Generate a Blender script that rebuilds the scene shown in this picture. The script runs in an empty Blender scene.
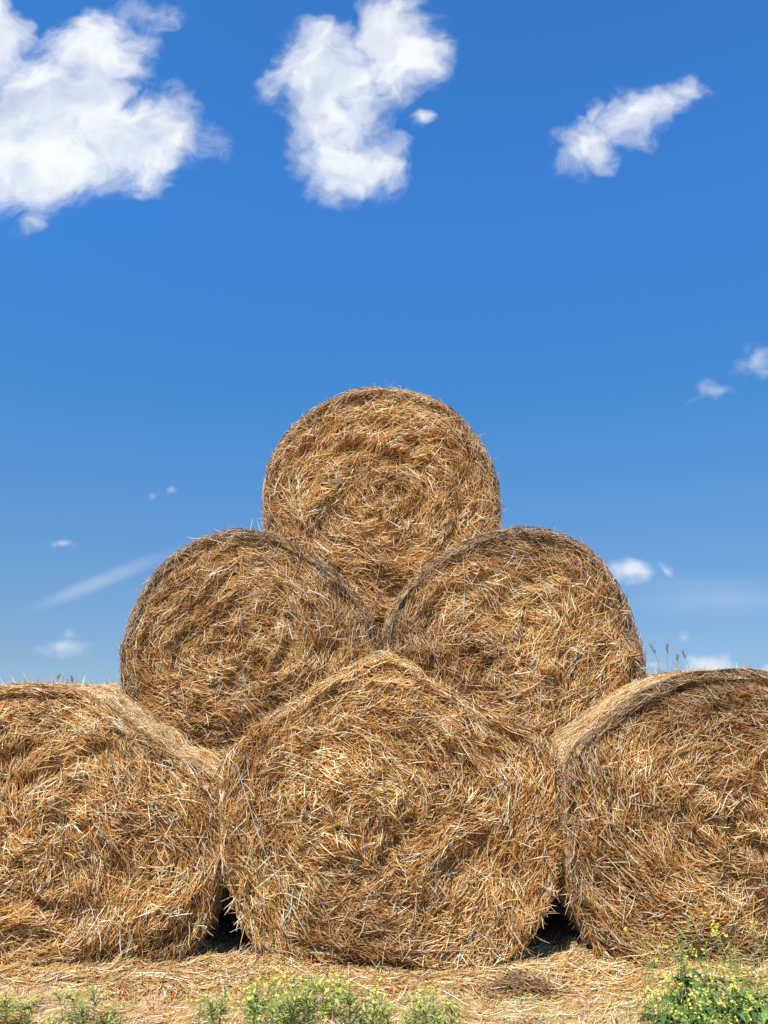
import bpy, math, random
import numpy as np
from mathutils import Vector
random.seed(7)
rng = np.random.default_rng(11)
PI = math.pi
scene = bpy.context.scene
COL = scene.collection

# ------------------------------------------------------------------ camera
F, PITCH, EYE = 800.0, math.radians(12.5), 1.33
cam_d = bpy.data.cameras.new('camera'); cam = bpy.data.objects.new('camera', cam_d); COL.objects.link(cam)
cam_d.sensor_fit = 'VERTICAL'; cam_d.sensor_height = 24.0; cam_d.lens = 24.0 * F / 1024.0
cam_d.clip_end = 5000; cam_d.clip_start = 0.05
cam.location = (0, 0, EYE); cam.rotation_euler = (PI / 2 + PITCH, 0, 0)
scene.camera = cam
cp, sp = math.cos(PITCH), math.sin(PITCH)

def ray(px, py):
    a, b = (px - 384) / F, (512 - py) / F
    return np.array([a, cp - b * sp, sp + b * cp])
def at(px, py, Y):
    d = ray(px, py); d = d * (Y / d[1]); return d[0], d[2] + EYE
def ground_at(px, py, z=0.0):
    d = ray(px, py); t = (z - EYE) / d[2]; return d[0] * t, d[1] * t

# ------------------------------------------------------------------ numeric noise
def _h(i, j, k, s):
    n = (i * 374761393 + j * 668265263 + k * 2147483647 + s * 1274126177) & 0xffffffff
    n = ((n ^ (n >> 13)) * 1274126177) & 0xffffffff
    n = n ^ (n >> 16)
    n = ((n ^ (n >> 15)) * 2246822519) & 0xffffffff
    return ((n ^ (n >> 13)) & 0xffff) / 65535.0
def vnoise(x, y, z, s=0):
    x, y, z = np.broadcast_arrays(np.asarray(x, float), np.asarray(y, float), np.asarray(z, float))
    i, j, k = np.floor(x).astype(np.int64), np.floor(y).astype(np.int64), np.floor(z).astype(np.int64)
    fx, fy, fz = x - i, y - j, z - k
    fx, fy, fz = [f * f * (3 - 2 * f) for f in (fx, fy, fz)]
    i = i + 4096; j = j + 4096; k = k + 4096
    r = 0
    for a in (0, 1):
        for b in (0, 1):
            for c in (0, 1):
                w = (fx if a else 1 - fx) * (fy if b else 1 - fy) * (fz if c else 1 - fz)
                r = r + w * _h(i + a, j + b, k + c, s)
    return r
def fbm(x, y, z, s=0, o=3):
    t, a, n = 0, 1, 0
    for q in range(o):
        t = t + a * vnoise(x * 2 ** q, y * 2 ** q, z * 2 ** q, s + q); n += a; a *= .5
    return t / n

# ------------------------------------------------------------------ materials
def nt(m): m.use_nodes = True; m.node_tree.nodes.clear(); return m.node_tree
def straw_mat(name, spec=.25, rough=.55):
    m = bpy.data.materials.new(name); t = nt(m); N, L = t.nodes, t.links
    o = N.new('ShaderNodeOutputMaterial'); b = N.new('ShaderNodeBsdfPrincipled')
    a = N.new('ShaderNodeAttribute'); a.attribute_name = 'tone'
    L.new(a.outputs['Color'], b.inputs['Base Color'])
    b.inputs['Roughness'].default_value = rough; b.inputs['Specular IOR Level'].default_value = spec
    L.new(b.outputs[0], o.inputs[0]); return m
def core_mat(name, c1, c2, c3):
    m = bpy.data.materials.new(name); t = nt(m); N, L = t.nodes, t.links
    o = N.new('ShaderNodeOutputMaterial'); b = N.new('ShaderNodeBsdfPrincipled')
    tc = N.new('ShaderNodeTexCoord')
    mp = N.new('ShaderNodeMapping'); mp.inputs['Scale'].default_value = (1, 1, 3)
    L.new(tc.outputs['Object'], mp.inputs[0])
    n1 = N.new('ShaderNodeTexNoise'); n1.inputs['Scale'].default_value = 45; n1.inputs['Detail'].default_value = 6
    n1.inputs['Distortion'].default_value = 1.5
    L.new(mp.outputs[0], n1.inputs[0])
    cr = N.new('ShaderNodeValToRGB'); e = cr.color_ramp.elements
    e[0].position = .3; e[0].color = (*c1, 1); e[1].position = .7; e[1].color = (*c3, 1)
    q = e.new(.5); q.color = (*c2, 1)
    L.new(n1.outputs[0], cr.inputs[0]); L.new(cr.outputs[0], b.inputs['Base Color'])
    bp = N.new('ShaderNodeBump'); bp.inputs['Strength'].default_value = .8; bp.inputs['Distance'].default_value = .01
    L.new(n1.outputs[0], bp.inputs['Height']); L.new(bp.outputs[0], b.inputs['Normal'])
    b.inputs['Roughness'].default_value = .8; b.inputs['Specular IOR Level'].default_value = .1
    L.new(b.outputs[0], o.inputs[0]); return m
M_STRAW = straw_mat('dry_straw', .16, .5)
M_CORE = core_mat('packed_straw', (.12, .048, .013), (.26, .115, .034), (.40, .21, .07))
M_GREEN = straw_mat('weed_green', .3, .5)
M_TWINE = straw_mat('twine_fibre', .4, .4)

# ------------------------------------------------------------------ mesh builder
class MB:
    def __init__(s): s.v, s.q, s.m, s.c, s.n = [], [], [], [], 0
    def add(s, v, q, mat, col):
        v = np.asarray(v, float).reshape(-1, 3); q = np.asarray(q, np.int64).reshape(-1, 4)
        col = np.broadcast_to(np.asarray(col, float), (len(v), 3))
        s.v.append(v); s.q.append(q + s.n); s.m.append(np.full(len(q), mat)); s.c.append(col); s.n += len(v)
    def build(s, name, mats, parent=None, origin=(0, 0, 0), smooth=True):
        v = np.concatenate(s.v) - np.array(origin); q = np.concatenate(s.q); mi = np.concatenate(s.m); c = np.concatenate(s.c)
        me = bpy.data.meshes.new(name)
        me.vertices.add(len(v)); me.vertices.foreach_set('co', v.astype(np.float32).ravel())
        me.loops.add(q.size); me.loops.foreach_set('vertex_index', q.astype(np.int32).ravel())
        me.polygons.add(len(q))
        me.polygons.foreach_set('loop_start', np.arange(0, q.size, 4, dtype=np.int32))
        me.polygons.foreach_set('material_index', mi.astype(np.int32))
        for m in mats: me.materials.append(m)
        me.update(calc_edges=True)
        me.polygons.foreach_set('use_smooth', np.full(len(q), smooth))
        at_ = me.color_attributes.new('tone', 'FLOAT_COLOR', 'POINT')
        at_.data.foreach_set('color', np.concatenate([np.clip(c, 0, 1), np.ones((len(c), 1))], 1).astype(np.float32).ravel())
        o = bpy.data.objects.new(name, me); COL.objects.link(o)
        if parent is not None: o.parent = parent
        return o

def strands(mb, P, Nn, w, col, mat=1, taper=None, sides=3):
    """P (N,K,3) centre lines, Nn (N,3) outward, w (N) radius, col (N,3)"""
    N, K, _ = P.shape
    T = np.empty_like(P); T[:, 1:-1] = P[:, 2:] - P[:, :-2]; T[:, 0] = P[:, 1] - P[:, 0]; T[:, -1] = P[:, -1] - P[:, -2]
    T /= np.linalg.norm(T, axis=2, keepdims=True) + 1e-9
    B = np.cross(T, Nn[:, None, :]); B /= np.linalg.norm(B, axis=2, keepdims=True) + 1e-9
    C = np.cross(B, T)
    if taper is None:
        taper = np.ones(K); taper[0] = .6; taper[-1] = .45
    ph = rng.uniform(0, 2 * PI, N)
    V = np.empty((N, K, sides, 3))
    for i in range(sides):
        a = ph + 2 * PI * i / sides
        V[:, :, i] = P + (np.cos(a)[:, None, None] * B * 1.25 + np.sin(a)[:, None, None] * C * .8) * (w[:, None] * taper[None, :])[:, :, None]
    idx = np.arange(N * K * sides).reshape(N, K, sides)
    qs = []
    for i in range(sides):
        j = (i + 1) % sides
        qs.append(np.stack([idx[:, :-1, i], idx[:, 1:, i], idx[:, 1:, j], idx[:, :-1, j]], -1).reshape(-1, 4))
    cc = np.repeat(col[:, None, :], K * sides, 1).reshape(-1, 3)
    mb.add(V.reshape(-1, 3), np.concatenate(qs), mat, cc)

def tube(mb, pts, r, col, mat=0, sides=5, taper=True):
    P = np.asarray(pts, float)[None]; K = P.shape[1]
    tp = np.linspace(1, .45, K) if taper else np.ones(K)
    strands(mb, P, np.array([[.13, .97, .21]]), np.array([r]), np.array([col]), mat, tp, sides)

# straw tones: golden, amber, pale, cream, brown, weathered grey
PAL = np.array([(.71, .385, .115), (.54, .24, .055), (.86, .58, .255), (.97, .83, .56), (.19, .072, .019), (.49, .33, .20)])
def tones(N, prob):
    k = rng.choice(6, N, p=np.array(prob) / sum(prob))
    c = PAL[k] * rng.uniform(.8, 1.18, (N, 1))
    return c * rng.uniform(.95, 1.05, (N, 3))

# ------------------------------------------------------------------ bales
NTH = 240
TH = np.linspace(0, 2 * PI, NTH, endpoint=False)
def polar(ptsxz, c):
    p = np.array(ptsxz) - np.array(c)
    a = np.arctan2(p[:, 1], p[:, 0]) % (2 * PI); r = np.hypot(p[:, 0], p[:, 1])
    o = np.argsort(a); a, r = a[o], r[o]
    R = np.interp(TH, np.concatenate([a - 2 * PI, a, a + 2 * PI]), np.tile(r, 3))
    k = np.array([1, 2, 1.]) / 4
    return sum(k[i] * np.roll(R, i - 1) for i in range(3))
def Rof(R, th):
    t = (th % (2 * PI)) / (2 * PI) * NTH; i = np.floor(t).astype(int) % NTH; f = t - np.floor(t)
    return R[i] * (1 - f) + R[(i + 1) % NTH] * f

def make_bale(label, outline_px, centre_px, Y0, L, seed, nf, ns, fat=None, sidep=(3, 2, 3, 2, 1, 2), warm=1.0, grey=.5, swirl=1.0, stray=1.0, groove=1.0, stains_and_shade=()):
    c = np.array(at(*centre_px, Y0))
    R1 = polar([at(x, y, Y0) for x, y in outline_px], c)
    # keep the base of the resting bales on the ground
    if fat is not None:
        # unseen rear cross-section, widened to neighbours and ground so the gaps stay dark
        hx, zt = fat
        ct, st = np.cos(TH), np.sin(TH)
        rb = 1e9 * np.ones(NTH)
        with np.errstate(divide='ignore'):
            bx = np.where(np.abs(ct) > 1e-6, hx / np.abs(ct), 1e9); bz = np.where(st < -1e-6, (c[1] - .0) / -st, 1e9)
        box = (bx ** -8.0 + bz ** -8.0) ** (-1 / 8.0)
        R2 = np.where(st < .25, np.maximum(R1, box), R1)
        k = np.ones(9) / 9; R2 = sum(k[i] * np.roll(R2, i - 4) for i in range(9))
    else: R2 = R1
    def RY(th, y):   # radius at depth y behind the face
        w = np.clip((y - .55) / .5, 0, 1); w = w * w * (3 - 2 * w)
        base = Rof(R1, th) * (1 - w) + Rof(R2, th) * w
        lump = (fbm(np.cos(th) * 2.2, np.sin(th) * 2.2, y * 2.5, seed + 5) - .5) * .05 + (vnoise(np.cos(th) * 9, np.sin(th) * 9, y * 8, seed + 9) - .5) * .018
        return base + lump * np.clip(y / .1, 0, 1)
    EDGE = .028
    def H(x, z):     # outward relief of the end face
        dx, dz = x - c[0], z - c[1]; th = np.arctan2(dz, dx); s = np.hypot(dx, dz) / Rof(R1, th)
        rr = np.hypot(dx, dz)
        wx = (fbm(x * 2.5, z * 2.5, 3.1, seed + 21, 2) - .5) * .35
        lipn = vnoise(np.cos(th) * 2.6, np.sin(th) * 2.6, 5.5, seed + 25)
        up = np.clip(.5 + .6 * np.sin(th), .15, 1)
        lip = (.25 + lipn) * up * (.004 * np.exp(-((s - .975) / .018) ** 2) - .038 * np.exp(-((s - .925) / .035) ** 2)) * groove
        sw = vnoise((rr + wx) * 11, np.cos(th) * 2.2 + 9, np.sin(th) * 2.2, seed + 31)
        sw2 = vnoise((rr + wx) * 26, np.cos(th) * 5 + 9, np.sin(th) * 5, seed + 33)
        lum = fbm(x * 4.5, z * 4.5, .5, seed + 41, 3) - .5
        h = .05 * (1 - s ** 2) + lip + (sw - .5) * .070 + (sw2 - .5) * .034 + lum * .135
        e = np.clip((s - .97) / .03, 0, 1)
        return h * (1 - e) - EDGE * (1 - np.sqrt(np.clip(1 - e * e, 0, 1))), s, th
    # ---- core of the end face
    root = bpy.data.objects.new('hay_bale', None); COL.objects.link(root)
    base = (c[0], Y0 + L / 2, float(c[1] - Rof(R1, np.array([1.5 * PI]))[0]))
    root.location = base
    root['label'] = label; root['category'] = 'hay bale'; root['group'] = 'round hay bales stacked in a pyramid'
    face, side, back = MB(), MB(), MB()
    S = np.concatenate([[.004], np.linspace(.03, .94, 60), np.linspace(.95, 1, 9)])
    ss, tt = np.meshgrid(S, TH, indexing='ij')
    x = c[0] + ss * Rof(R1, tt) * np.cos(tt); z = c[1] + ss * Rof(R1, tt) * np.sin(tt)
    h, _, _ = H(x, z)
    V = np.stack([x, Y0 - h + .018, z], -1)
    def grid(nu):
        i = np.arange(nu * NTH).reshape(nu, NTH); j = np.roll(i, -1, 1)
        return np.stack([i[:-1], j[:-1], j[1:], i[1:]], -1).reshape(-1, 4)
    face.add(V, grid(len(S)), 0, (.3, .2, .1))
    ys = np.concatenate([[EDGE + .018], np.linspace(.09, L - .05, 34), [L]])
    yy, tt = np.meshgrid(ys, TH, indexing='ij')
    r = RY(tt, yy); r[0] = Rof(R1, TH); r = r - np.where(yy > EDGE + .02, .012, 0); r[-1] *= .95
    V = np.stack([c[0] + r * np.cos(tt), Y0 + yy, c[1] + r * np.sin(tt)], -1)
    side.add(V, grid(len(ys)), 0, (.3, .2, .1))
    S2 = np.linspace(1, .004, 24); ss, tt = np.meshgrid(S2, TH, indexing='ij')
    r = ss * RY(tt, np.full_like(tt, L)) * .95
    V = np.stack([c[0] + r * np.cos(tt), Y0 + L + .03 * (1 - ss ** 2) + (ss < .97) * (fbm(r * np.cos(tt) * 6, r * np.sin(tt) * 6, 0, seed + 3) - .5) * .05, c[1] + r * np.sin(tt)], -1)
    back.add(V, grid(len(S2)), 0, (.3, .2, .1))

    # ---- straws of an end face
    def face_straws(mb, N, lmin, lmax, wmin, wmax, lift0, lift1, curl, jit, prob, K=4, smin=0, smax=1.0):
        s = np.sqrt(rng.uniform(smin ** 2, smax ** 2, N)); th = rng.uniform(0, 2 * PI, N)
        rr = s * Rof(R1, th); x = c[0] + rr * np.cos(th); z = c[1] + rr * np.sin(th)
        # straws of one wad share their direction
        wx = vnoise(x * 3, z * 3, 7.7, seed + 51) * .5
        def field(x, z):
            th = np.arctan2(z - c[1], x - c[0]); s = np.hypot(x - c[0], z - c[1]) / Rof(R1, th)
            A = np.clip(1.3 - s, .22, 1) * 2.1 * swirl
            n = fbm(x * 3.0 + wx, z * 3.0, 1.3, seed + 61, 2) - .5
            n2 = vnoise(x * 7, z * 7, 4.4, seed + 71) - .5
            return th + PI / 2 + A * n * 2.5 + n2 * A * 1.1
        j = rng.normal(0, jit, N); bend = rng.normal(0, .28, N)
        ln = rng.uniform(lmin, lmax, N) * rng.uniform(.45, 1, N)
        flip = rng.choice([-1, 1], N)
        P = np.empty((N, K, 3)); lift = rng.uniform(lift0, lift1, N); cu = rng.exponential(curl, N) * rng.choice([0, 1], N, p=[.45, .55])
        px, pz = x.copy(), z.copy(); a = field(px, pz) + j
        cu = np.minimum(cu, .07)
        for k in range(K):
            hh, sk, tk = H(px, pz)
            lim = 1.012 + .02 * (flip > 0)
            qx = np.where(sk > lim, c[0] + (px - c[0]) * lim / sk, px); qz = np.where(sk > lim, c[1] + (pz - c[1]) * lim / sk, pz)
            hh2 = np.where(sk > 1, -EDGE, hh)
            u = k / (K - 1)
            P[:, k] = np.stack([qx, Y0 - (hh2 + lift + cu * u * u + np.where(sk > .97, .006, 0)), qz], -1)
            ang = .35 * (field(px, pz) + j) + .65 * a + bend * (u - .4)
            px = px + np.cos(ang) * ln / (K - 1) * flip; pz = pz + np.sin(ang) * ln / (K - 1) * flip
        Nn = np.tile(np.array([0, -1., 0]), (N, 1)) + rng.normal(0, .2, (N, 3))
        col = tones(N, prob)
        # wads of darker and brighter straw, greyed rim
        tone = fbm(x * 3.3, z * 3.3, 2.2, seed + 81, 3)
        th = np.arctan2(z - c[1], x - c[0])
        col = col * (1 + (tone[:, None] - .5) * np.array([1.0, 1.2, 1.3])) * warm
        for (sx_, sy_, sr_, sk_) in stains_and_shade:  # darker straw patches: weathering, plus shade painted in at the bale feet
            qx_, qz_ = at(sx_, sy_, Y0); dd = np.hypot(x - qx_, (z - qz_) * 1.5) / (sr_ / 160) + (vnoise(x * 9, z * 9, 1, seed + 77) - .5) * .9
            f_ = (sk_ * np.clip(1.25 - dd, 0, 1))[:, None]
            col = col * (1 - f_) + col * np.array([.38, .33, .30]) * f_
        rim = np.clip((s - .88) / .1, 0, 1)[:, None] * grey * np.clip(.35 + .65 * np.sin(th) + .5, .15, 1)[:, None]
        g = col.mean(1, keepdims=True) * np.array([1.05, .88, .70]) * .62
        col = col * (1 - rim) + g * rim
        strands(mb, P, Nn, rng.uniform(wmin, wmax, N), col)
    pr_deep = [2.5, 4, .8, .15, 3.6, .3]; pr_top = [3.6, 3, 3, 2.2, 1.3, .5]
    q = int(nf)
    face_straws(face, int(q * .42), .12, .32, .0017, .0028, -.022, .002, .006, .22, pr_deep)
    face_straws(face, int(q * .72), .08, .26, .0013, .0025, -.006, .016, .012, .26, [3.8, 4.0, 2.3, 1.4, 2.6, .3])
    face_straws(face, int(q * .30), .04, .20, .0011, .0024, .010, .032, .018, .62, pr_top)
    face_straws(face, int(q * .04 * stray), .05, .17, .0012, .0024, .012, .034, .045, 1.2, [2, 1, 4, 3.5, .4, .6])
    # straws hanging out round the rim
    face_straws(face, int(q * .06), .04, .15, .0012, .0024, .0, .014, .03, .9, [3, 2.5, 3, 2, 1, .8], smin=.93)
    # straws dangling from the underside of the rim
    n = int(q * .014); th = rng.uniform(1.12 * PI, 1.88 * PI, n); K = 4; P = np.empty((n, K, 3)); rr = Rof(R1, th) * rng.uniform(.965, 1.0, n)
    x = c[0] + rr * np.cos(th); z = c[1] + rr * np.sin(th); y = Y0 + rng.uniform(-.035, .10, n); ln = rng.uniform(.03, .13, n)
    a = rng.normal(-PI / 2, .7, n); ay = rng.normal(-.15, .35, n); bend = rng.normal(0, .5, n)
    for k in range(K):
        P[:, k] = np.stack([x, y, z], -1); an = a + bend * k / 3
        x = x + np.cos(an) * ln / 3; z = z + np.sin(an) * ln / 3; y = y + ay * ln / 3
    P = P[P[:, :, 2].min(1) > -.01]; n = len(P)
    strands(face, P, np.tile([0, -1., 0], (n, 1)), rng.uniform(.0011, .0022, n), tones(n, [3, 3, 3, 2, 1.5, .5]))
    # ---- straws of the wrapped side
    def side_straws(mb, N, lmin, lmax, wmin, wmax, lift0, lift1, curl, jit, prob, K=4, y0=.0, y1=None):
        y1 = L if y1 is None else y1
        th = rng.uniform(0, 2 * PI, N); y = rng.uniform(y0, y1, N) ; y = np.where(rng.random(N) < .35, y0 + (y - y0) * .35, y)
        a = np.where(rng.random(N) < .5, 0, PI) + rng.normal(0, jit, N) * (1 + 1.2 * (y < .12)) + (vnoise(np.cos(th) * 4, np.sin(th) * 4, y * 4, seed + 91) - .5) * 1.2
        ln = rng.uniform(lmin, lmax, N); bend = rng.normal(0, .5, N); lift = rng.uniform(lift0, lift1, N)
        cu = np.minimum(rng.exponential(curl, N), .09); P = np.empty((N, K, 3)); t0, yq = th.copy(), y.copy()
        for k in range(K):
            u = k / (K - 1); yc = np.clip(yq, .0, L)
            rr = RY(t0, yc) + lift + cu * u * u
            # the wrap folds over the front edge
            e = np.clip((EDGE - yc) / EDGE, 0, 1); rr = rr - .02 * e ** 2
            P[:, k] = np.stack([c[0] + rr * np.cos(t0), Y0 + yc + rng.normal(0, .001, N), c[1] + rr * np.sin(t0)], -1)
            an = a + bend * (u - .4)
            t0 = t0 + np.cos(an) * ln / (K - 1) / np.maximum(rr, .3); yq = yq + np.sin(an) * ln / (K - 1)
        zmin = P[:, :, 2].min(1); keep = zmin > .004
        P = P[keep]; th = th[keep]; n = len(P)
        Nn = np.stack([np.cos(th), np.zeros(n), np.sin(th)], -1) + rng.normal(0, .2, (n, 3))
        col = tones(n, prob) * (1 + (vnoise(np.cos(th) * 5, np.sin(th) * 5, y[keep] * 5, seed + 95)[:, None] - .5) * .6)
        strands(mb, P, Nn, rng.uniform(wmin, wmax, n), col)
    q = int(ns)
    side_straws(side, int(q * .45), .1, .28, .0018, .0032, -.012, .006, .004, .3, sidep)
    side_straws(side, int(q * .35), .07, .22, .0014, .0026, .0, .012, .008, .5, sidep)
    side_straws(side, int(q * .55), .02, .09, .0010, .0020, .004, .014, .006, 1.1, sidep, K=3)
    side_straws(side, int(q * .08), .03, .10, .0010, .0018, .004, .014, .035, 1.0, [1, 1, 3, 2, 1, 4])
    side_straws(side, int(q * .12), .05, .16, .0012, .0024, .0, .012, .016, .9, [4, 3, 3, 2, 1.2, 1.0], y0=0, y1=.07)
    o1 = face.build('end_face', [M_CORE, M_STRAW], root, base)
    o2 = side.build('wrapped_side', [M_CORE, M_STRAW], root, base)
    o3 = back.build('rear_face', [M_CORE, M_STRAW], root, base)
    def surf(px, py, lift=.03):
        x, z = at(px, py, Y0)
        hh, s, th = H(np.array([x]), np.array([z])); Yp = Y0 - float(hh[0]) - lift
        x, z = at(px, py, Yp); return (x, Yp, z)
    return root, base, surf, c, R1, RY

Q = 1.0
YB, YM, YT, LEN = 4.35, 5.06, 5.50, 1.6
left_px = [(40, 688), (75, 691), (100, 707), (128, 729), (167, 756), (199, 775), (219, 795), (223, 830), (222, 867), (210, 903), (199, 938), (184, 968), (120, 971), (60, 969), (0, 966),
           (-60, 950), (-95, 920), (-112, 870), (-115, 810), (-100, 750), (-60, 708), (-10, 692)]
mid_px = [(383, 654), (350, 671), (299, 704), (249, 737), (228, 752), (220, 772), (220, 838), (231, 883), (246, 920), (262, 948), (300, 953), (350, 955), (395, 957), (425, 965), (460, 970), (502, 966), (528, 937),
          (555, 884), (556, 838), (555, 788), (554, 748), (540, 738), (517, 730), (477, 711), (433, 687), (405, 662)]
right_px = [(715, 675), (684, 678), (660, 688), (632, 703), (602, 727), (577, 747), (566, 766), (564, 800), (565, 850), (572, 889), (589, 932), (606, 962), (670, 964), (740, 965), (800, 960),
            (860, 925), (890, 880), (900, 810), (885, 745), (845, 700), (780, 679)]
ml_px = [(240, 531), (213, 536), (178, 553), (151, 580), (133, 618), (123, 656), (124, 690), (138, 722), (165, 748), (200, 762), (240, 770), (290, 768), (335, 752), (365, 718), (378, 680), (380, 648),
         (374, 626), (358, 601), (334, 576), (300, 551), (272, 537)]
mr_px = [(530, 530), (500, 534), (470, 543), (440, 560), (412, 583), (393, 610), (385, 640), (388, 680), (402, 715), (430, 745), (480, 765), (530, 768), (580, 758), (620, 735), (640, 700), (641, 660),
         (632, 622), (615, 585), (590, 553), (560, 536)]
top_px = [(382, 389), (345, 395), (312, 412), (286, 438), (270, 470), (265, 505), (270, 545), (285, 580), (315, 605), (350, 618), (385, 622), (420, 617), (455, 600), (482, 572), (495, 540), (497, 505),
          (492, 470), (475, 438), (450, 411), (418, 394)]
b_left = make_bale('bottom-row hay bale beside the left gap, lowest on the left, with a long sunlit top', left_px, (55, 826), YB, LEN, 100, 17000 * Q, 12000 * Q, fat=(.89, 0), sidep=(4, 1.2, 5, 4, .3, .6), grey=.2, groove=.8, stains_and_shade=[(185, 950, 40, .8), (150, 745, 40, .5)])  # first patch paints the shade low down beside the left gap
b_mid = make_bale('wide centre bale of the bottom row, peaked like a gable, with pale twine down it', mid_px, (388, 818), YB, LEN, 200, 20000 * Q, 12000 * Q, fat=(.87, 0), sidep=(4, 1.2, 5, 4, .3, .6), grey=.05, groove=.5, warm=1.02, stains_and_shade=[(480, 735, 30, .3), (335, 955, 60, .6)])  # last patch paints the shade along the bale's underside
b_right = make_bale('bottom-row hay bale at the right edge of the picture, behind the tall yellow flowers', right_px, (727, 818), YB, LEN, 300, 17000 * Q, 12000 * Q, fat=(.87, 0), sidep=(4, 1.2, 5, 4, .3, .6), grey=.5, groove=1.3, warm=.97, stains_and_shade=[(700, 693, 70, .75), (585, 755, 35, .7), (745, 860, 35, .5)])
b_ml = make_bale('left hay bale of the middle row, with a dark weathered rim against the sky', ml_px, (252, 652), YM, LEN, 400, 16000 * Q, 12000 * Q, sidep=(3, 1, 4, 2.5, 1, 3), grey=.7, warm=.93, groove=.4, stains_and_shade=[(150, 590, 35, .35), (360, 620, 30, .45), (245, 545, 30, .4)])
b_mr = make_bale('right hay bale of the middle row, with a dark matted patch on its top left', mr_px, (514, 650), YM, LEN, 500, 16000 * Q, 12000 * Q, sidep=(3, 1, 4, 2.5, 1, 3), grey=.6, warm=.97, groove=.4, stains_and_shade=[(500, 552, 38, 1.0), (560, 560, 30, .5), (405, 620, 35, .6)])
b_top = make_bale('single round hay bale at the very top of the pyramid, all against blue sky', top_px, (381, 506), YT, LEN, 600, 15000 * Q, 10000 * Q, grey=.35, warm=1.06, groove=.25, stains_and_shade=[(395, 485, 28, .4)])

def twine(b, pts, r=.0022, col=(.62, .60, .56), lift=.03, sag=0):
    root, base, surf = b[:3]
    P = []
    for i in range(len(pts) - 1):
        for t in np.linspace(0, 1, 8, endpoint=False):
            x = pts[i][0] * (1 - t) + pts[i + 1][0] * t; y = pts[i][1] * (1 - t) + pts[i + 1][1] * t
            P.append(surf(x, y, lift))
    P.append(surf(*pts[-1], lift)); P = np.array(P)
    k = np.array([1, 2, 3, 2, 1.]) / 9
    ys = np.pad(P[:, 1], 2, mode='edge'); P[:, 1] = sum(k[i] * ys[i:i + len(P)] for i in range(5))
    mb = MB(); strands(mb, P[None], np.array([[.1, .2, .97]]), np.array([r]), np.array([col]), 0, np.ones(len(P)), 5)
    mb.build('twine', [M_TWINE], root, base)
twine(b_mid, [(236, 762), (247, 800), (262, 846), (284, 893), (306, 934), (319, 955)], lift=.05)
twine(b_mid, [(392, 949), (430, 951), (478, 950)], r=.0014, lift=.035)
twine(b_ml, [(178, 676), (205, 678), (240, 677)], r=.0014, lift=.035, col=(.5, .45, .36))
twine(b_mr, [(463, 556), (465, 585), (463, 622)], r=.0014, lift=.045, col=(.6, .58, .52))

# ------------------------------------------------------------------ ground
def gz(x, y):
    near = np.exp(-((y - 3.9) / 3.5) ** 2) * np.exp(-(x / 6.0) ** 2)
    return ((fbm(x * 1.3, y * 1.3, 0, 901, 3) - .5) * .035 + (vnoise(x * 7, y * 7, 0, 905) - .5) * .030 + np.maximum(fbm(x * 4, y * 5, 0, 915, 2) - .58, 0) * .16 - .014) * near
def spread(n, near, far):
    t = np.linspace(-1, 1, n); return np.sign(t) * (np.abs(t) * near + (far - near) * np.abs(t) ** 9)
gx, gy = spread(300, 6, 1800), 4 + spread(300, 6, 1800)
X, Yg = np.meshgrid(gx, gy, indexing='ij')
Zg = gz(X, Yg)
i = np.arange(X.size).reshape(X.shape)
mb = MB(); mb.add(np.stack([X, Yg, Zg], -1), np.stack([i[:-1, :-1], i[1:, :-1], i[1:, 1:], i[:-1, 1:]], -1), 0, (.4, .3, .2))
gm = core_mat('trodden_earth_and_straw', (.36, .24, .13), (.54, .37, .19), (.68, .49, .27))
g = mb.build('ground', [gm]); g['kind'] = 'structure'; g['label'] = 'dry ground strewn with straw'

def litter(N, x0, x1, y0, y1, lmin, lmax, wmin, wmax, up, prob, mb, dens=None):
    x = rng.uniform(x0, x1, N); y = rng.uniform(y0, y1, N)
    if dens is not None:
        k = rng.random(N) < dens(x, y); x, y = x[k], y[k]; N = len(x)
    a = rng.normal(0, .75, N) + (vnoise(x * 2, y * 2, 0, 950) - .5) * 2.5 ; ln = rng.uniform(lmin, lmax, N); bend = rng.normal(0, .6, N)
    K = 4; P = np.empty((N, K, 3)); lift = rng.uniform(.001, up, N); cu = np.minimum(rng.exponential(.012, N), .05)
    for k in range(K):
        u = k / (K - 1); P[:, k] = np.stack([x, y, gz(x, y) + lift + cu * (u - .3) ** 2 * 2], -1)
        an = a + bend * (u - .4); x = x + np.cos(an) * ln / 3; y = y + np.sin(an) * ln / 3
    Nn = np.tile([0, 0, 1.], (N, 1)) + rng.normal(0, .2, (N, 3))
    strands(mb, P, Nn, rng.uniform(wmin, wmax, N), tones(N, prob) * [1.04, 1.09, 1.12], 0)
mb = MB()
def dn(x, y):
    return np.clip(.25 + 1.5 * (fbm(x * 2.2, y * 2.2, 0, 970, 3) - .33) + np.clip((y - 3.9) * 1.5, 0, .6), .08, 1)
litter(30000, -3.2, 3.2, 3.1, 4.75, .03, .14, .0011, .0024, .014, [4.5, 1.5, 4.5, 3.2, .2, .5], mb, dn)
litter(26000, -3.0, 3.0, 3.1, 4.75, .008, .04, .001, .0022, .012, [3.5, 1, 5, 4.5, .15, .5], mb, dn)
litter(8000, -2.6, 2.6, 4.0, 4.5, .06, .22, .0014, .0028, .022, [4, 2.5, 3, 2.2, 1, .5], mb)
litter(6000, -6, 6, .5, 8, .05, .2, .0015, .0028, .012, [4, 2.5, 3, 2.2, 1, .8], mb)
o = mb.build('straw_litter', [M_STRAW]); o['kind'] = 'stuff'; o['label'] = 'loose straw scattered over the ground in front of the bales'; o['category'] = 'straw'

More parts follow.
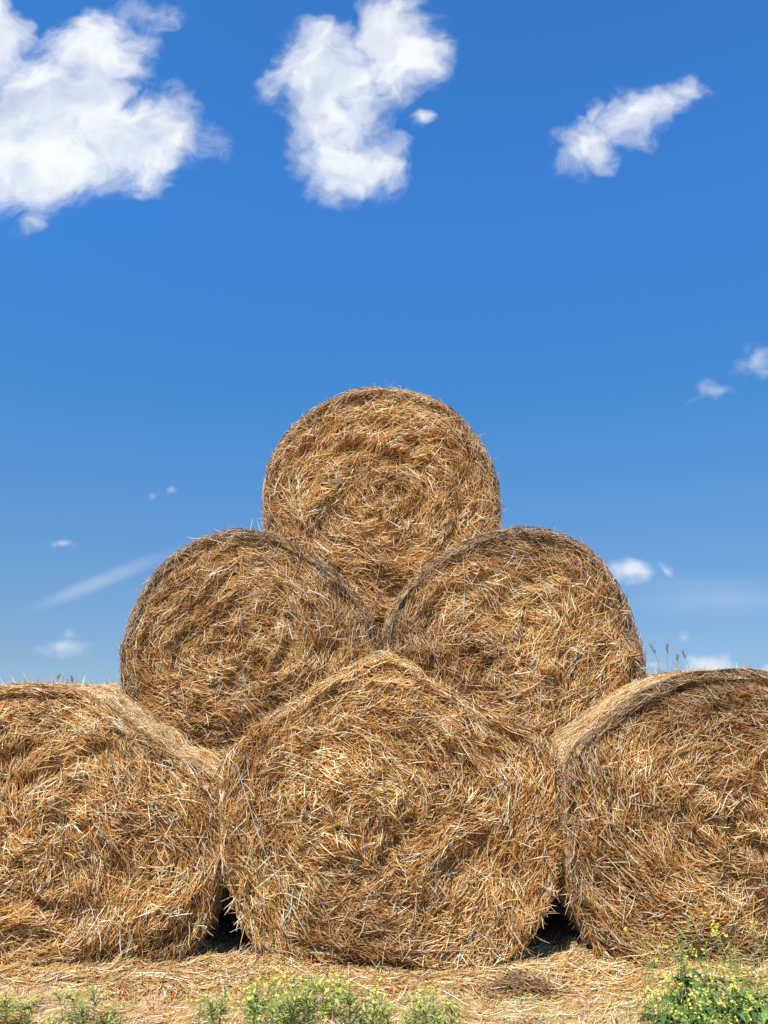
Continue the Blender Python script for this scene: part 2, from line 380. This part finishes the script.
# grey matted clump of old straw
cx, cy = ground_at(522, 990)
mb = MB(); N = 900
u = np.clip(rng.normal(0, .06, (N, 2)), -.12, .12) * [1.4, .8]; a = rng.uniform(0, 2 * PI, N); ln = rng.uniform(.03, .10, N); K = 4
hz = .075 * np.exp(-(u[:, 0] / .13) ** 2 - (u[:, 1] / .09) ** 2) * rng.uniform(.2, 1, N)
P = np.empty((N, K, 3)); x = cx + u[:, 0]; y = cy + u[:, 1]; bend = rng.normal(0, 1.6, N)
for k in range(K):
    P[:, k] = np.stack([x, y, gz(x, y) + .006 + hz + rng.normal(0, .004, N)], -1)
    an = a + bend * k / 3; x = x + np.cos(an) * ln / 3; y = y + np.sin(an) * ln / 3
strands(mb, P, np.tile([0, 0, 1.], (N, 1)) + rng.normal(0, .3, (N, 3)), rng.uniform(.001, .0022, N), tones(N, [1, 1, 1, .3, 2, 5]) * .75, 0)
o = mb.build('straw_clump', [M_STRAW]); o['label'] = 'matted grey-brown clump of old straw before the dark gap right of the centre bale'; o['category'] = 'straw clump'

# ------------------------------------------------------------------ weeds
GRN = [(.31, .37, .08), (.20, .27, .05), (.47, .47, .15)]
def leaf(mb, p, d, ln, w, col, droop=.5, lobes=0):
    """one blade: a curved strip, lobed when asked"""
    p = np.array(p, float); d = np.array(d, float); d /= np.linalg.norm(d)
    side = np.cross(d, [0, 0, 1.]); side /= np.linalg.norm(side) + 1e-9
    n = 9 if lobes else 5; V = []
    for k in range(n):
        t = k / (n - 1)
        wd = w * math.sin(PI * min(.98, t * .86 + .10)) ** .8
        if lobes and k % 2: wd *= .62
        q = p + d * ln * t + np.array([0, 0, -droop * ln * t * t])
        cup = np.array([0, 0, .35 * wd])
        V += [q - side * wd + cup, q, q + side * wd + cup]
    Q = []
    for k in range(n - 1):
        b = k * 3; Q += [(b, b + 1, b + 4, b + 3), (b + 1, b + 2, b + 5, b + 4)]
    mb.add(V, Q, 0, np.array(col) * random.uniform(.8, 1.25))
def flower(mb, p, r, rnd):
    up = Vector((rnd.gauss(0, .5), rnd.gauss(-.4, .5), 1)).normalized(); a = up.orthogonal().normalized(); b = up.cross(a)
    col = (.80, .74 + rnd.uniform(-.06, .08), .10)
    for k in range(4):
        an = k * PI / 2 + .3; e = a * math.cos(an) + b * math.sin(an); f = up.cross(e)
        P = Vector(p)
        V = [P + e * r * .1 - f * r * .1, P + e * r * .7 - f * r * .42 + up * r * .3, P + e * r + up * r * .3, P + e * r * .7 + f * r * .42 + up * r * .3]
        mb.add([tuple(v) for v in V], [(0, 1, 2, 3)], 0, col)
def mustard(seed, h, kind):
    """kind: 0 small feathery, 1 tall mustard with broad leaves, 2 spindly"""
    rnd = random.Random(seed)
    root = bpy.data.objects.new('mustard_plant', None); COL.objects.link(root)
    stem, fol = MB(), MB(); heads = []; wide = 1.5 if kind == 0 else 1.0
    nb = {0: 6, 1: 9, 2: 4}[kind]
    lean = (rnd.gauss(0, .12), rnd.gauss(0, .12))
    def pt(t): return np.array([lean[0] * h * t * t, lean[1] * h * t * t, h * t])
    gcol = (.22, .31, .09)
    tube(stem, [pt(t) for t in np.linspace(0, 1, 6)], .0028 if kind == 1 else .0018, gcol)
    tips = [(pt(1.0), 1.0)]
    for k in range(nb):
        t = rnd.uniform(.25, .8); a = rnd.uniform(0, 2 * PI); l = h * (1 - t) * rnd.uniform(.6, 1.0)
        p0 = pt(t); d = np.array([math.cos(a) * .6, math.sin(a) * .6, 0]) * wide
        P = [p0 + d * l * s + np.array([0, 0, l * s * (.6 + .4 * s)]) for s in np.linspace(0, 1, 5)]
        tube(stem, P, .0015, gcol); tips.append((P[-1], rnd.uniform(.6, 1)))
        for s in (1, 2, 3):
            if rnd.random() < .8:
                aa = rnd.uniform(0, 2 * PI)
                leaf(fol, P[s], (math.cos(aa), math.sin(aa), rnd.uniform(.1, .9)), rnd.uniform(.02, .045), rnd.uniform(.0025, .006), rnd.choice(GRN), .3)
    nl = {0: 34, 1: 80, 2: 16}[kind]
    for k in range(nl):
        t = rnd.uniform(.05, .8); aa = rnd.uniform(0, 2 * PI); p = pt(t)
        if kind == 1 and k < 26:
            ln = rnd.uniform(.06, .15)
            leaf(fol, p * [1, 1, .85], (math.cos(aa), math.sin(aa), rnd.uniform(.1, .8)), ln, ln * rnd.uniform(.16, .28), rnd.choice([(.08, .17, .035), (.12, .23, .05), (.06, .13, .03)]), rnd.uniform(.4, 1.0), 1)
        else:
            leaf(fol, p, (math.cos(aa), math.sin(aa), rnd.uniform(.2, 1.4)), rnd.uniform(.03, .09), rnd.uniform(.0014, .0036), rnd.choice(GRN), .4)
    stem.build('stem', [M_GREEN], root); fol.build('leaves', [M_GREEN], root)
    for p, s in tips:
        if rnd.random() < (.50 if kind == 0 else .42): continue
        hd = MB()
        for k in range(int(rnd.uniform(4, 8) * s)):
            rr = .013 * s
            q = (p[0] + rnd.gauss(0, rr), p[1] + rnd.gauss(0, rr), p[2] + rnd.uniform(-.02, .008))
            tube(hd, [tuple(p - np.array([0, 0, .025])), q], .0006, gcol, sides=3)
            flower(hd, q, rnd.uniform(.0048, .0075) * (1.4 if kind else .95), rnd)
        hd.build('flower_head', [M_GREEN], root)
    return root
def copy_tree(r):
    c = r.copy(); COL.objects.link(c)
    for ch in r.children:
        d = ch.copy(); COL.objects.link(d); d.parent = c
    return c
protos = {0: [mustard(1, .20, 0), mustard(2, .24, 0), mustard(3, .17, 0)], 1: [mustard(4, .50, 1), mustard(5, .44, 1)], 2: [mustard(6, .50, 2), mustard(7, .40, 2)]}
used = set()
def put(kind, px, top, Y, label, group, rnd=random):
    """a plant on the ground at depth Y, tall enough for its tip to reach picture height top"""
    x, z = at(px, top, Y); z = max(z, .05)
    p = rnd.choice(protos[kind])
    if id(p) not in used: used.add(id(p)); o = p
    else: o = copy_tree(p)
    H0 = {0: (.20, .24, .17), 1: (.50, .44), 2: (.50, .40)}[kind][protos[kind].index(p)]
    s = z / H0; o.location = (x, Y, float(gz(np.array(x), np.array(Y)))); o.rotation_euler = (0, 0, rnd.uniform(0, 6.28)); s1 = max(.55, min(1.6, s))
    o.scale = (max(s, .75 if kind == 0 else .5), max(s, .75 if kind == 0 else .5), s)
    o['label'] = label; o['category'] = 'weed'; o['group'] = group
R_ = random.Random(5)
for k in range(56):
    px = R_.triangular(195, 470, 320) if k % 2 else R_.uniform(205, 455); Y = R_.uniform(3.30, 3.72)
    top = 974 + R_.uniform(0, 34) + abs(px - 320) * .09
    put(0, px, top, Y, 'small feathery green weed with yellow blossom, in the low patch before the centre bale', 'yellow-flowered weeds before the centre bale', R_)
for k in range(20):
    px = R_.uniform(-10, 125); Y = R_.uniform(3.35, 3.75)
    put(0, px, R_.uniform(985, 1012), Y, 'small sparse yellow-flowered weed in front of the bottom left bale', 'yellow-flowered weeds before the left bale', R_)
for k in range(7):
    put(2, R_.uniform(455, 620), R_.uniform(975, 1010), R_.uniform(3.4, 3.7), 'thin low weed on bare straw between the centre patch and the tall thicket', 'thin weeds between the patches', R_)
for px, top, Y in [(676, 940, 3.55), (702, 945, 3.5), (726, 962, 3.42), (750, 962, 3.5), (694, 972, 3.35), (768, 952, 3.45), (735, 975, 3.3), (660, 985, 3.35), (760, 980, 3.3), (785, 960, 3.4), (710, 990, 3.25), (800, 940, 3.6), (815, 975, 3.4),
                    (684, 960, 3.6), (714, 955, 3.6), (745, 975, 3.4), (672, 968, 3.4), (704, 985, 3.4), (732, 948, 3.6), (762, 965, 3.5), (782, 975, 3.4), (652, 985, 3.4), (720, 990, 3.2), (690, 1003, 3.2), (760, 1003, 3.2)]:
    put(1, px, top, Y, 'bushy mustard plant with broad dark leaves in the thicket before the right bale', 'mustard plants at the bottom right', R_)
for px, top, Y in [(672, 905, 3.6), (703, 908, 3.65), (652, 925, 3.6), (720, 917, 3.62), (762, 908, 3.6), (738, 936, 3.6), (640, 955, 3.5), (628, 975, 3.45), (682, 930, 3.5), (757, 940, 3.6), (632, 1000, 3.3), (645, 985, 3.4)]:
    put(2, px, top, Y, 'spindly yellow-flowered stalk rising among the leafy thicket before the right bale', 'spindly mustard stalks at the bottom right', R_)
for kx in range(18):
    px = R_.uniform(660, 790); put(0, px, R_.uniform(985, 1012), R_.uniform(3.25, 3.6), 'low green weed filling the foot of the thicket at the bottom right', 'low weeds at the foot of the thicket', R_)
for ps in protos.values():
    for p in ps:
        if id(p) not in used:
            for ch in list(p.children): bpy.data.objects.remove(ch)
            bpy.data.objects.remove(p)

# dry grass stalks standing on the right bale and tufts on the left one
def stalk(px, bot, top, Y, lean, label, seed):
    rnd = random.Random(seed); x, z0 = at(px, bot, Y); _, z1 = at(px, top, Y); h = z1 - z0
    root = bpy.data.objects.new('grass_stalk', None); COL.objects.link(root); root.location = (x, Y, z0)
    root['label'] = label; root['category'] = 'grass stalk'; root['group'] = 'dry grass stalks growing from the bales'
    m = MB(); P = [(lean * h * t * t, 0, h * t) for t in np.linspace(0, 1, 6)]; tube(m, P, .0011, (.26, .20, .12)); m.build('stem', [M_STRAW], root)
    m = MB()
    for k in range(20):
        t = rnd.uniform(.7, 1.0); p = np.array([lean * h * t * t, 0, h * t]); a = rnd.uniform(0, 6.28)
        tube(m, [p, p + [math.cos(a) * .006, math.sin(a) * .006, .008], p + [math.cos(a) * .008, math.sin(a) * .008, .02]], .0015, (.27, .19, .12))
    m.build('seed_head', [M_STRAW], root)
stalk(661, 676, 645, 4.75, -.3, 'dry seeded grass stalk on top of the right bale, farthest left of four', 1)
stalk(668, 676, 646, 4.85, .05, 'thin upright grass stalk on top of the right bale, second from left', 2)
stalk(677, 676, 656, 4.80, .12, 'shortest grass stalk on top of the right bale, third from left', 3)
stalk(690, 674, 653, 4.90, -.3, 'dry grass stalk on top of the right bale, nearest the small white cloud', 4)
stalk(55, 692, 677, 4.7, .2, 'short dry sprig on the crest of the left bale, left of two', 5)
stalk(73, 693, 678, 4.7, -.2, 'short dry sprig on the crest of the left bale, right of two', 6)

# ------------------------------------------------------------------ sky and clouds (a world sky, laid out by compass direction)
SKYLIFT = .16
w = bpy.data.worlds.new('World'); scene.world = w; w.use_nodes = True
t = w.node_tree; t.nodes.clear(); N, L = t.nodes, t.links
SUN_DIR = Vector((-.30, -.72, 1.15)).normalized()     # towards the sun
elev = math.asin(SUN_DIR.z); az = math.atan2(SUN_DIR.x, SUN_DIR.y)
sky = N.new('ShaderNodeTexSky'); sky.sky_type = 'NISHITA'; sky.sun_disc = False
sky.sun_elevation = elev; sky.sun_rotation = az
sky.altitude = 0; sky.air_density = 1.0; sky.dust_density = .25; sky.ozone_density = 3.0
out = N.new('ShaderNodeOutputWorld'); bg = N.new('ShaderNodeBackground'); BGS = .15
bg.inputs['Strength'].default_value = BGS
tc = N.new('ShaderNodeTexCoord'); sep = N.new('ShaderNodeSeparateXYZ'); L.new(tc.outputs['Generated'], sep.inputs[0])
# the haze-free band of the sky is stretched down to the horizon
lift = N.new('ShaderNodeVectorMath'); lift.operation = 'ADD'; L.new(tc.outputs['Generated'], lift.inputs[0]); lift.inputs[1].default_value = (0, 0, SKYLIFT)
nrm = N.new('ShaderNodeVectorMath'); nrm.operation = 'NORMALIZE'; L.new(lift.outputs[0], nrm.inputs[0]); L.new(nrm.outputs[0], sky.inputs[0])
def M(op, a, b=None, clamp=False):
    n = N.new('ShaderNodeMath'); n.operation = op; n.use_clamp = clamp
    for i, v in enumerate((a, b)):
        if v is None: continue
        if isinstance(v, (int, float)): n.inputs[i].default_value = v
        else: L.new(v, n.inputs[i])
    return n.outputs[0]
ypos = M('MAXIMUM', sep.outputs[1], .02)
cmb = N.new('ShaderNodeCombineXYZ'); L.new(M('DIVIDE', sep.outputs[0], ypos), cmb.inputs[0]); L.new(M('DIVIDE', sep.outputs[2], ypos), cmb.inputs[1])
UV = cmb.outputs[0]
def uv(px, py):
    d = ray(px, py); return d[0] / d[1], d[2] / d[1]
def noise(vec, scale, detail, rough=.55, dist=0.0, col=False):
    n = N.new('ShaderNodeTexNoise'); n.inputs['Scale'].default_value = scale; n.inputs['Detail'].default_value = detail
    n.inputs['Roughness'].default_value = rough; n.inputs['Distortion'].default_value = dist; L.new(vec, n.inputs[0])
    return n.outputs['Color'] if col else n.outputs[0]
def VM(op, a, b):
    n = N.new('ShaderNodeVectorMath'); n.operation = op
    for i, v in enumerate((a, b)):
        if v is None: continue
        if isinstance(v, (tuple, list)): n.inputs[i].default_value = v
        else: L.new(v, n.inputs[i])
    return n
def warp(amount, scale, detail):
    c_ = VM('SUBTRACT', noise(UV, scale, detail, .6, 0, True), (.5, .5, .5)).outputs[0]
    s_ = N.new('ShaderNodeVectorMath'); s_.operation = 'SCALE'; L.new(c_, s_.inputs[0]); s_.inputs['Scale'].default_value = amount
    return VM('ADD', UV, s_.outputs[0]).outputs[0]
W1 = warp(.11, 8, 3); 
FL = VM('MULTIPLY', W1, (1, 1, 0)).outputs[0]
W2 = VM('MULTIPLY', warp(.035, 22, 2), (1, 1, 0)).outputs[0]
def ell(px, py, rx, ry, rot=0, amp=1.0, src=None):
    u, v = uv(px, py); k = uv(px + 1, py)[0] - uv(px, py)[0]; kv = uv(px, py - 1)[1] - uv(px, py)[1]
    m = N.new('ShaderNodeMapping'); m.vector_type = 'TEXTURE'
    m.inputs['Location'].default_value = (u, v, 0); m.inputs['Rotation'].default_value = (0, 0, math.radians(rot)); m.inputs['Scale'].default_value = (rx * k, ry * kv, 1)
    L.new(src or FL, m.inputs[0]); ln = N.new('ShaderNodeVectorMath'); ln.operation = 'LENGTH'; L.new(m.outputs[0], ln.inputs[0])
    return M('MULTIPLY', M('SUBTRACT', 1, ln.outputs['Value'], True), amp)
def union(fs):
    r = fs[0]
    for f in fs[1:]: r = M('MAXIMUM', r, f)
    return r
big = union([ell(55, 105, 120, 85), ell(25, 165, 140, 66), ell(20, 130, 90, 80), ell(142, 142, 92, 64), ell(95, 55, 75, 62), ell(-5, 40, 40, 75, 0, .9), ell(150, 12, 45, 25, 0, .45), ell(35, 232, 26, 18, 0, .4),
             ell(330, 78, 82, 75), ell(398, 45, 62, 80), ell(350, 165, 70, 55, 20, .8), ell(345, 120, 70, 60, 0, .7), ell(424, 124, 13, 13, 0, .6), ell(268, 95, 22, 22, 0, .35), ell(395, 150, 18, 24, -30, .35),
             ell(640, 115, 66, 38, 28, .66), ell(588, 140, 58, 34, 30, .62), ell(682, 92, 40, 22, -10, .42), ell(598, 108, 14, 22, 0, .3)])
_ell = ell
def ell(px, py, rx, ry, rot=0, amp=1.0): return _ell(px, py, rx, ry, rot, amp, W2)
sml = union([ell(756, 357, 50, 30, 15, .38), ell(721, 388, 36, 14, 0, .26), ell(688, 398, 26, 9, 15, .2), ell(62, 545, 36, 11, 0, .36), ell(62, 650, 46, 17, 0, .34), ell(68, 636, 26, 14, 0, .28), ell(168, 495, 14, 12, 0, .28), ell(152, 497, 10, 8, 0, .2),
             ell(628, 571, 34, 19, 0, .52), ell(666, 571, 22, 9, -20, .36), ell(712, 668, 40, 20, 0, .55), ell(775, 672, 26, 16, 0, .5), ell(684, 637, 18, 12, 0, .25), ell(655, 666, 30, 12, 0, .26)])
n1 = noise(FL, 13, 7, .57, .15); n2 = noise(FL, 60, 4, .6)
nb = M('ADD', M('MULTIPLY', M('SUBTRACT', n1, .5), 1.15), M('MULTIPLY', M('SUBTRACT', n2, .5), .20))
def ramp(v, a, b):
    m = N.new('ShaderNodeMapRange'); m.interpolation_type = 'SMOOTHSTEP'; L.new(v, m.inputs[0]); m.inputs[1].default_value = a; m.inputs[2].default_value = b; return m.outputs[0]
dbig = M('ADD', big, nb); dsm = M('ADD', sml, M('MULTIPLY', nb, .55))
gate = ramp(big, .0, .12); gate2 = ramp(sml, .0, .10)
a_big = M('MULTIPLY', M('MULTIPLY', ramp(dbig, .03, .68), gate), M('ADD', .80, M('MULTIPLY', ramp(noise(FL, 9, 4, .5), .40, .60), .20))); a_sm = M('MULTIPLY', M('MULTIPLY', ramp(dsm, .10, .50), gate2), .75)
# contrail and high streaks
st_n = noise(VM('MULTIPLY', UV, (3, 26, 1)).outputs[0], 1.6, 5, .55)
trail = M('MULTIPLY', M('MULTIPLY', ramp(_ell(104, 580, 98, 11, 22.5, 1, UV), .0, .9), .25), M('ADD', n1, .45))
veil = M('MULTIPLY', ramp(M('ADD', _ell(715, 598, 210, 42, -4, .62, UV), M('MULTIPLY', M('SUBTRACT', st_n, .5), .5)), .15, .95), .22)
alpha = M('MAXIMUM', M('MAXIMUM', a_big, a_sm), M('MAXIMUM', trail, veil))
fwd = ramp(sep.outputs[1], .05, .2); alpha = M('MULTIPLY', alpha, fwd)
# billows: brighter where the cloud bulges to the sun, greyer in its thick base
off = VM('ADD', FL, (-.012, .02, 0)).outputs[0]
relief = M('SUBTRACT', noise(FL, 9, 4, .5), noise(off, 9, 4, .5))
soft = noise(FL, 7, 3, .5)
br = M('ADD', M('ADD', .91, M('MULTIPLY', relief, .8)), M('MULTIPLY', M('SUBTRACT', soft, .5), .5), True)
cc = N.new('ShaderNodeMix'); cc.data_type = 'RGBA'; L.new(ramp(br, .55, 1.0), cc.inputs[0])
cc.inputs[6].default_value = (.44 / BGS, .52 / BGS, .66 / BGS, 1); cc.inputs[7].default_value = (.84 / BGS, .86 / BGS, .89 / BGS, 1)
hs = N.new('ShaderNodeHueSaturation'); hs.inputs['Saturation'].default_value = 1.0
tint = N.new('ShaderNodeVectorMath'); tint.operation = 'MULTIPLY'; L.new(sky.outputs[0], tint.inputs[0]); 
tr = N.new('ShaderNodeValToRGB'); L.new(sep.outputs[2], tr.inputs[0]); te = tr.color_ramp.elements
te[0].position = 0; te[0].color = (.35, .345, .325, 1); te[1].position = .7; te[1].color = (.17, .45, .69, 1)
for p_, c_ in ((.52, (.185, .475, .73)), (.11, (.30, .38, .405)), (.35, (.185, .43, .58))): te.new(p_).color = (*c_, 1)
t2 = N.new('ShaderNodeVectorMath'); t2.operation = 'SCALE'; L.new(tr.outputs[0], t2.inputs[0]); t2.inputs['Scale'].default_value = 2.0
L.new(t2.outputs[0], tint.inputs[1]); L.new(tint.outputs[0], hs.inputs['Color'])
mx = N.new('ShaderNodeMix'); mx.data_type = 'RGBA'; L.new(alpha, mx.inputs[0]); L.new(hs.outputs[0], mx.inputs[6]); L.new(cc.outputs[2], mx.inputs[7])
L.new(mx.outputs[2], bg.inputs[0]); L.new(bg.outputs[0], out.inputs[0])
w.cycles.sampling_method = 'MANUAL'; w.cycles.sample_map_resolution = 512

# ------------------------------------------------------------------ sun
sd = bpy.data.lights.new('sun', 'SUN'); sd.energy = 5.0; sd.angle = math.radians(.53); sd.color = (1, .94, .83)
so = bpy.data.objects.new('sun', sd); COL.objects.link(so); so.rotation_euler = SUN_DIR.to_track_quat('Z', 'Y').to_euler(); so.location = (-3, -5, 12)

scene.view_settings.view_transform = 'Standard'; scene.view_settings.look = 'None'; scene.view_settings.gamma = 1
scene.view_settings.exposure = 0.2
scene.render.engine = 'CYCLES'
scene.cycles.max_bounces = 6; scene.cycles.diffuse_bounces = 3; scene.cycles.glossy_bounces = 2
scene.cycles.use_denoising = True; scene.cycles.denoiser = 'OPENIMAGEDENOISE'
scene.render.film_transparent = False
